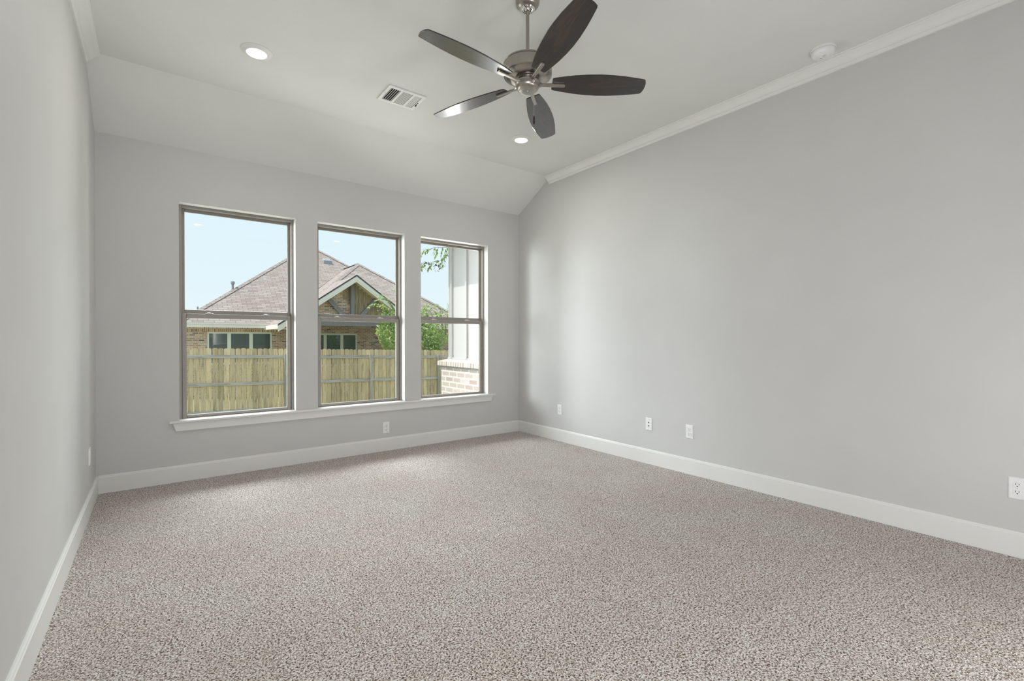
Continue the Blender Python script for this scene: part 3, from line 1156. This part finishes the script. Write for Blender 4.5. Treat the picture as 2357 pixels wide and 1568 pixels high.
def strut(x0, z0, x1, z1, w=0.085):
    a, b = Vector((x0, 0, z0)), Vector((x1, 0, z1))
    t = (b - a).normalized()
    n_ = Vector((-t.z, 0, t.x)) * w
    vs = []
    for y in (TY0 + 0.01, TY1 - 0.01):
        vs += [(p.x, y, p.z) for p in (a - n_, b - n_, b + n_, a + n_)]
    return MB().add(vs, [(0, 1, 2, 3), (7, 6, 5, 4), (0, 4, 5, 1), (1, 5, 6, 2), (2, 6, 7, 3), (3, 7, 4, 0)])


hb(strut(GX - 0.13, 1.86, GX - 1.02, 2.85), 'brace', M['beamgray'])
hb(strut(GX + 0.13, 1.86, GX + 1.02, 2.85), 'brace', M['beamgray'])
for px in (4.55, 9.30):
    hb(MB().box((px - 0.12, TY0 - 0.04, -1.5), (px + 0.12, TY1 + 0.04, 1.69)), 'porch_post', M['beamgray'])
# planked part of the porch gable wall
for k in range(14):
    xa = 6.52 + k * 0.166
    zt_ = 3.748 - 0.705 * max(abs(xa - 6.87), abs(xa + 0.162 - 6.87)) - 0.16
    zb_ = 2.80 - 0.20 * k if k < 3 else 1.88
    if zt_ > zb_ + 0.1:
        hb(MB().box((xa, 15.005, zb_), (xa + 0.162, 15.03, zt_)), 'gable_plank', M['plank'])
# eaves
hb(MB().box((EX0, EY, ZE - 0.16), (GL + 0.3, EY + 0.03, ZE + 0.01)), 'fascia', M['fascia'])
hb(MB().box((EX0 - 0.02, EY - 0.03, ZE - 0.03), (GL + 0.3, EY + 0.0, ZE + 0.03)), 'drip_edge', M['fascia'])
hb(MB().box((EX0, EY + 0.03, ZE - 0.15), (GL + 0.3, YW, ZE - 0.13)), 'soffit', M['soffit'])
hb(MB().box((EX0 - 0.02, EY, ZE - 0.16), (EX0 + 0.01, 36.2, ZE + 0.01)), 'fascia', M['fascia'])
hb(MB().box((GL - 0.02, GY, GE - 0.15), (GL + 0.02, YW - 0.1, GE + 0.01)), 'fascia', M['fascia'])
hb(MB().box((GL, GY + 0.02, GE - 0.15), (4.45, YW, GE - 0.13)), 'soffit', M['soffit'])
hb(MB().box((GR, BY, ZE - 0.16), (BX1, BY + 0.03, ZE + 0.01)), 'fascia', M['fascia'])


def house_window(x0, x1, z0, z1, cuts):
    f = frame_ring(x0, x1, z0, z1, YW + 0.02, YW + 0.10, 0.065)
    for c in cuts:
        f.box((c - 0.065, YW + 0.025, z0 + 0.065), (c + 0.065, YW + 0.095, z1 - 0.065))
    w = hb(f, 'window', M['nframe'])
    xs_ = [x0 + 0.065] + [q for c in cuts for q in (c - 0.065, c + 0.065)] + [x1 - 0.065]
    for k in range(0, len(xs_), 2):
        p_ = MB().box((xs_[k], YW + 0.05, z0 + 0.065), (xs_[k + 1], YW + 0.06, z1 - 0.065))
        hb(p_, 'pane', M['pane'], w)
    return w


house_window(*nw1, [2.70, 3.48])
house_window(*nw2, [6.44, 7.18])
# vents on the roof
s_ = 2.13
vp = MB().lathe([(0.045, -0.35), (0.045, 0.22), (0.075, 0.22), (0.080, 0.27), (0.075, 0.33), (0.045, 0.345), (0.001, 0.345)], 16, Matrix.Translation((EX0 + s_ - 0.05, EY + s_ + 0.10, ZE + PT * s_)))
hb(vp, 'vent_pipe', M['pipe'], smooth=40)
hb(MB().lathe([(0.03, -0.2), (0.03, 0.14), (0.001, 0.15)], 12, Matrix.Translation((EX0 + 0.72, EY + 0.82, ZE + PT * 0.72))), 'vent_pipe', M['pipe'], smooth=40)
y_ = 21.6
zr = ZE + PT * (y_ - EY)
mb = MB().add([(7.50, y_ - 0.2, zr - 0.15), (7.95, y_ - 0.2, zr - 0.15), (7.95, y_ + 0.25, zr + 0.15), (7.50, y_ + 0.25, zr + 0.15), (7.52, y_ - 0.18, zr + 0.06), (7.93, y_ - 0.18, zr + 0.06), (7.85, y_ + 0.2, zr + 0.24), (7.60, y_ + 0.2, zr + 0.24)],
              [(3, 2, 1, 0), (4, 5, 6, 7), (0, 1, 5, 4), (1, 2, 6, 5), (2, 3, 7, 6), (3, 0, 4, 7)])
hb(mb, 'roof_vent', M['pipe'])

# ------------------------------------------------------------------ own wing beyond the right window
wing = empty('house_wing', (3.95, 0.9, -0.35))
tag(wing, 'white board and batten house wing on pale brick base outside the right window', 'house wing')


def wb(mb, name, mat, parent=None, **kw):
    off = Vector((3.95, 0.9, -0.35))
    mb.v = [p - off for p in mb.v]
    return mb.build(name, mat, parent or wing, **kw)


WXF, WYE = 3.95, 1.62
wb(MB().box((WXF, 0.16, 0.86), (8.2, WYE, 3.05)), 'siding', M['siding'])
for y in (1.595, 1.525, 1.10, 0.675, 0.25):
    if y == 1.595:
        continue
    wb(MB().box((WXF - 0.030, y - 0.019, 0.88), (WXF, y + 0.019, 2.95)), 'batten', M['siding'])
wb(MB().box((WXF - 0.012, WYE - 0.03, 0.88), (WXF + 0.09, WYE + 0.012, 2.95)), 'corner_board', M['siding'])
wb(MB().box((3.85, 0.16, -0.6), (8.3, 1.70, 0.735)), 'brick_base', M['wbrick'])
wb(MB().box((3.838, 0.16, 0.735), (8.3, 1.712, 0.762)), 'shadow_joint', M['beamgray'])
rl = MB().add([(3.815, 0.16, 0.762), (3.815, 0.16, 0.825), (3.95, 0.16, 0.862), (3.95, 0.16, 0.762),
               (3.815, 1.765, 0.762), (3.815, 1.765, 0.825), (3.95, 1.63, 0.862), (3.95, 1.63, 0.762)],
              [(0, 1, 2, 3), (7, 6, 5, 4), (0, 4, 5, 1), (1, 5, 6, 2), (2, 6, 7, 3), (3, 7, 4, 0)])
wb(rl, 'brick_ledge', M['wrowlock'])
rl = MB().add([(3.95, 1.765, 0.762), (3.815, 1.765, 0.762), (3.815, 1.765, 0.825), (3.95, 1.63, 0.862), (3.95, 1.63, 0.762),
               (8.3, 1.765, 0.762), (8.3, 1.765, 0.825), (8.3, 1.63, 0.862), (8.3, 1.63, 0.762)],
              [(1, 5, 6, 2), (2, 6, 7, 3), (5, 8, 7, 6), (0, 4, 8, 5, 1)])
wb(rl, 'brick_ledge', M['wrowlock'])
wb(MB().box((3.93, 0.16, 0.858), (8.3, 1.64, 0.885)), 'base_trim', M['siding'])
# wing eave: the overhang that shades the top of the siding
wb(MB().box((3.50, 0.6, 2.78), (8.6, 2.05, 2.93)), 'eave', M['fascia'])
wb(MB().add([(3.45, 0.6, 2.93), (3.45, 2.1, 2.93), (8.6, 2.1, 2.93), (8.6, 0.6, 2.93), (5.0, 0.6, 4.0), (5.0, 1.4, 4.0), (8.6, 1.4, 4.0), (8.6, 0.6, 4.0)],
            [(0, 1, 5, 4), (1, 2, 6, 5), (2, 3, 7, 6), (3, 0, 4, 7), (4, 5, 6, 7), (3, 2, 1, 0)]), 'wing_roof', M['shingle'])
# main eave over the three windows
ev = empty('roof_eave', (1.0, 0.4, 2.78))
tag(ev, kind='structure')
MB().box((-1.6, -0.23, 0.0), (2.45, 0.25, 0.03)).build('soffit', M['fascia'], ev)
MB().box((-1.6, 0.25, -0.02), (2.45, 0.28, 0.16)).build('fascia', M['fascia'], ev)


# ------------------------------------------------------------------ planting
def leaf(mb, p, d, n_, L, Wd):
    """a pointed leaf with a folded midrib: base p, direction d, face normal n_"""
    d = d.normalized()
    s = d.cross(n_)
    if s.length < 1e-4:
        return
    s = s.normalized() * Wd
    n_ = s.cross(d).normalized()
    m1 = p + d * L * 0.45 - n_ * Wd * 0.25
    tip = p + d * L - n_ * L * 0.10
    b = len(mb.v)
    mb.v += [p, m1 + s + n_ * Wd * 0.3, tip, m1 - s + n_ * Wd * 0.3, m1]
    mb.f += [[b, b + 1, b + 4], [b + 1, b + 2, b + 4], [b + 2, b + 3, b + 4], [b + 3, b, b + 4]]


def rv():
    while True:
        v = Vector((random.uniform(-1, 1), random.uniform(-1, 1), random.uniform(-1, 1)))
        if 0.1 < v.length < 1:
            return v.normalized()


def spray(stems, leaves, pts, r0, L, gap, wf=0.32, droop=0.3):
    pts = [Vector(p) for p in pts]
    # Catmull-Rom resample
    P = [pts[0] * 2 - pts[1]] + pts + [pts[-1] * 2 - pts[-2]]
    path = []
    for i in range(1, len(P) - 2):
        for k in range(8):
            t = k / 8
            path.append(0.5 * ((2 * P[i]) + (-P[i - 1] + P[i + 1]) * t + (2 * P[i - 1] - 5 * P[i] + 4 * P[i + 1] - P[i + 2]) * t * t + (-P[i - 1] + 3 * P[i] - 3 * P[i + 1] + P[i + 2]) * t ** 3))
    path.append(pts[-1])
    n = len(path)
    stems.tube(path, [r0 * (1 - 0.8 * i / (n - 1)) for i in range(n)], 5)
    acc = 0
    side = 1
    for i in range(1, n):
        seg = path[i] - path[i - 1]
        acc += seg.length
        while acc > gap:
            acc -= gap
            t = seg.normalized()
            out = (t.cross(Vector((0, 0, 1))).normalized() * side + t * 0.6 + rv() * 0.5 + Vector((0, 0, -droop)))
            side = -side
            leaf(leaves, path[i] + rv() * 0.01, out, Vector((0, 0, 1)) + rv() * 0.6, L * random.uniform(0.7, 1.2), L * wf * random.uniform(0.8, 1.2))


# shrub behind the fence
SX, SY, SZ = 8.41, 12.45, -1.15
shrub = empty('leafy_shrub', (SX, SY, SZ))
tag(shrub, 'bright green leafy shrub with arching sprays behind the fence', 'shrub')
stems, lv = MB(), MB()
for k in range(16):
    a = 2 * PI * k / 16 + random.uniform(-0.2, 0.2)
    rr = random.uniform(0.5, 1.4)
    stems.tube([(0.08 * math.cos(a), 0.08 * math.sin(a), 0), (0.35 * rr * math.cos(a), 0.25 * rr * math.sin(a), 1.2), (rr * math.cos(a), 0.5 * rr * math.sin(a), 2.6)], [0.03, 0.02, 0.008], 6)
for k in range(7600):
    v = rv() * (random.random() ** 0.28)
    lump = 1.0 + 0.16 * math.sin(3.1 * v.x + 1.3) + 0.12 * math.sin(7 * v.x + 3 * v.z)
    p = Vector((v.x * 1.62 * lump, v.y * 0.75, 2.30 + v.z * 0.95 * lump - 0.12 * v.x))
    if p.z < 1.2 and random.random() < 0.5:
        continue
    leaf(lv, p, v + rv() * 0.9 + Vector((0, 0, -0.2)), rv() + Vector((0, 0, 0.8)), random.uniform(0.07, 0.12), random.uniform(0.022, 0.036))
# long arching sprays at the left of the crown (offsets from the shrub's foot)
SPR = [
    [(-0.85, -0.1, 2.95), (-1.10, -0.1, 3.38), (-1.37, -0.1, 3.60), (-1.62, -0.1, 3.62), (-1.82, -0.1, 3.48)],
    [(-0.95, -0.1, 2.70), (-1.40, -0.1, 2.95), (-1.70, -0.1, 3.08), (-1.95, -0.1, 3.10), (-2.12, -0.1, 2.98)],
    [(-0.60, -0.1, 3.00), (-0.80, -0.1, 3.45), (-1.05, -0.1, 3.75), (-1.32, -0.1, 3.86)],
    [(-0.45, -0.1, 3.10), (-0.58, -0.1, 3.65), (-0.72, -0.1, 4.05), (-0.80, -0.1, 4.20)],
    [(-0.35, -0.1, 3.10), (-0.20, -0.1, 3.70), (-0.16, -0.1, 4.05), (-0.26, -0.1, 4.15)],
    [(-0.60, -0.1, 3.05), (-0.95, -0.1, 3.65), (-1.18, -0.1, 3.92), (-1.40, -0.1, 3.95)],
    [(-0.60, -0.1, 2.85), (-1.00, -0.1, 3.25), (-1.15, -0.1, 3.35), (-1.22, -0.1, 3.20)],
]
for s in SPR:
    spray(stems, lv, s, 0.012, 0.11, 0.018)
for k in range(46):
    a = random.uniform(-1.35, 1.75)
    y = random.uniform(-0.4, 0.4)
    z = 2.9 + random.uniform(-0.1, 0.25)
    lean = random.uniform(-0.55, 0.55)
    hgt = random.uniform(0.25, 0.78)
    spray(stems, lv, [(a, y, z - 0.3), (a + lean * 0.35, y, z + hgt * 0.6), (a + lean * 0.9, y, z + hgt), (a + lean * 1.4, y, z + hgt * 0.92)], 0.008, 0.10, 0.024)
stems.build('stems', M['bark'], shrub, smooth=60)
tag(lv.build('foliage', M['leaf'], shrub, recalc=False), kind='stuff')

# tree standing behind the wing, one leafy bough reaching into view
TXX, TYY = 7.4, 5.4
tz = ground_z(TXX, TYY)
tree = empty('shade_tree', (TXX, TYY, tz))
tag(tree, 'shade tree beside the white wing, drooping boughs at top of the right window', 'tree')
tr, br_, tlv, dl = MB(), MB(), MB(), MB()
tr.tube([(0, 0, -0.1), (0.03, 0, 1.2), (-0.05, 0.02, 2.6), (-0.10, 0.0, 4.2), (0.05, 0, 6.0)], [0.16, 0.13, 0.12, 0.10, 0.05], 12)


def L_(x, y, z):
    return (x - TXX, y - TYY, z - tz)


bough1 = [L_(7.35, 5.4, 3.4), L_(6.6, 5.2, 3.62), L_(5.95, 5.0, 3.40), L_(5.75, 5.0, 3.30), L_(5.50, 5.0, 3.27), L_(5.30, 5.0, 3.18), L_(5.12, 5.0, 3.04)]
bough2 = [L_(6.25, 5.1, 3.52), L_(5.93, 5.02, 3.32), L_(5.80, 5.0, 3.12), L_(5.66, 5.0, 2.99), L_(5.50, 5.0, 2.95), L_(5.30, 5.0, 2.90), L_(5.13, 5.0, 2.87)]
bough3 = [L_(5.75, 5.0, 3.30), L_(5.60, 5.0, 3.14), L_(5.52, 5.0, 3.02), L_(5.50, 5.0, 2.92)]
for bough, r0 in ((bough1, 0.011), (bough2, 0.007)):
    spray(br_, tlv, bough, r0, 0.10, 0.30, 0.24, 1.0)
    for q in range(1, len(bough)):
        a_, b_ = Vector(bough[q - 1]), Vector(bough[q])
        m = max(2, int((b_ - a_).length / 0.085))
        for k in range(m):
            p0 = a_.lerp(b_, (k + random.random() * 0.6) / m)
            d_ = Vector((random.uniform(-0.8, 0.15), random.uniform(-0.5, 0.5), random.uniform(-0.9, 0.15))).normalized()
            ln = random.uniform(0.10, 0.20)
            spray(br_, tlv, [p0, p0 + d_ * ln * 0.5 + Vector((0, 0, 0.01)), p0 + d_ * ln + Vector((0, 0, -0.04))], 0.003, 0.095, 0.030, 0.27, 0.9)
for k in range(26):
    a = random.uniform(0, 2 * PI)
    h0 = random.uniform(3.6, 5.9)
    R_ = random.uniform(1.0, 2.2)
    e_ = Vector((math.cos(a) * R_, math.sin(a) * R_, h0 + random.uniform(0.2, 0.9)))
    if e_.x < -0.6:
        e_.z += 1.2
    spray(br_, tlv, [(0, 0, h0), (e_.x * 0.5, e_.y * 0.5, h0 + 0.6), tuple(e_)], 0.03, 0.15, 0.02, 0.24, 0.8)
for c in (L_(5.28, 5.0, 2.83), L_(5.53, 5.0, 2.80)):
    for k in range(7):
        t = k * 0.9
        p0 = Vector(c) + Vector((0.055 * math.cos(t), 0.02 * math.sin(2 * t), 0.055 * math.sin(t)))
        leaf(dl, p0, Vector((-math.sin(t), 0.2, math.cos(t))), Vector((math.cos(t), 0.6, math.sin(t))), 0.10, 0.022)
tr.build('trunk', M['bark'], tree, smooth=60)
br_.build('boughs', M['bark'], tree, smooth=60)
tag(tlv.build('foliage', M['treeleaf'], tree, recalc=False), kind='stuff')
dl.build('dry_leaves', M['dryleaf'], tree, recalc=False)
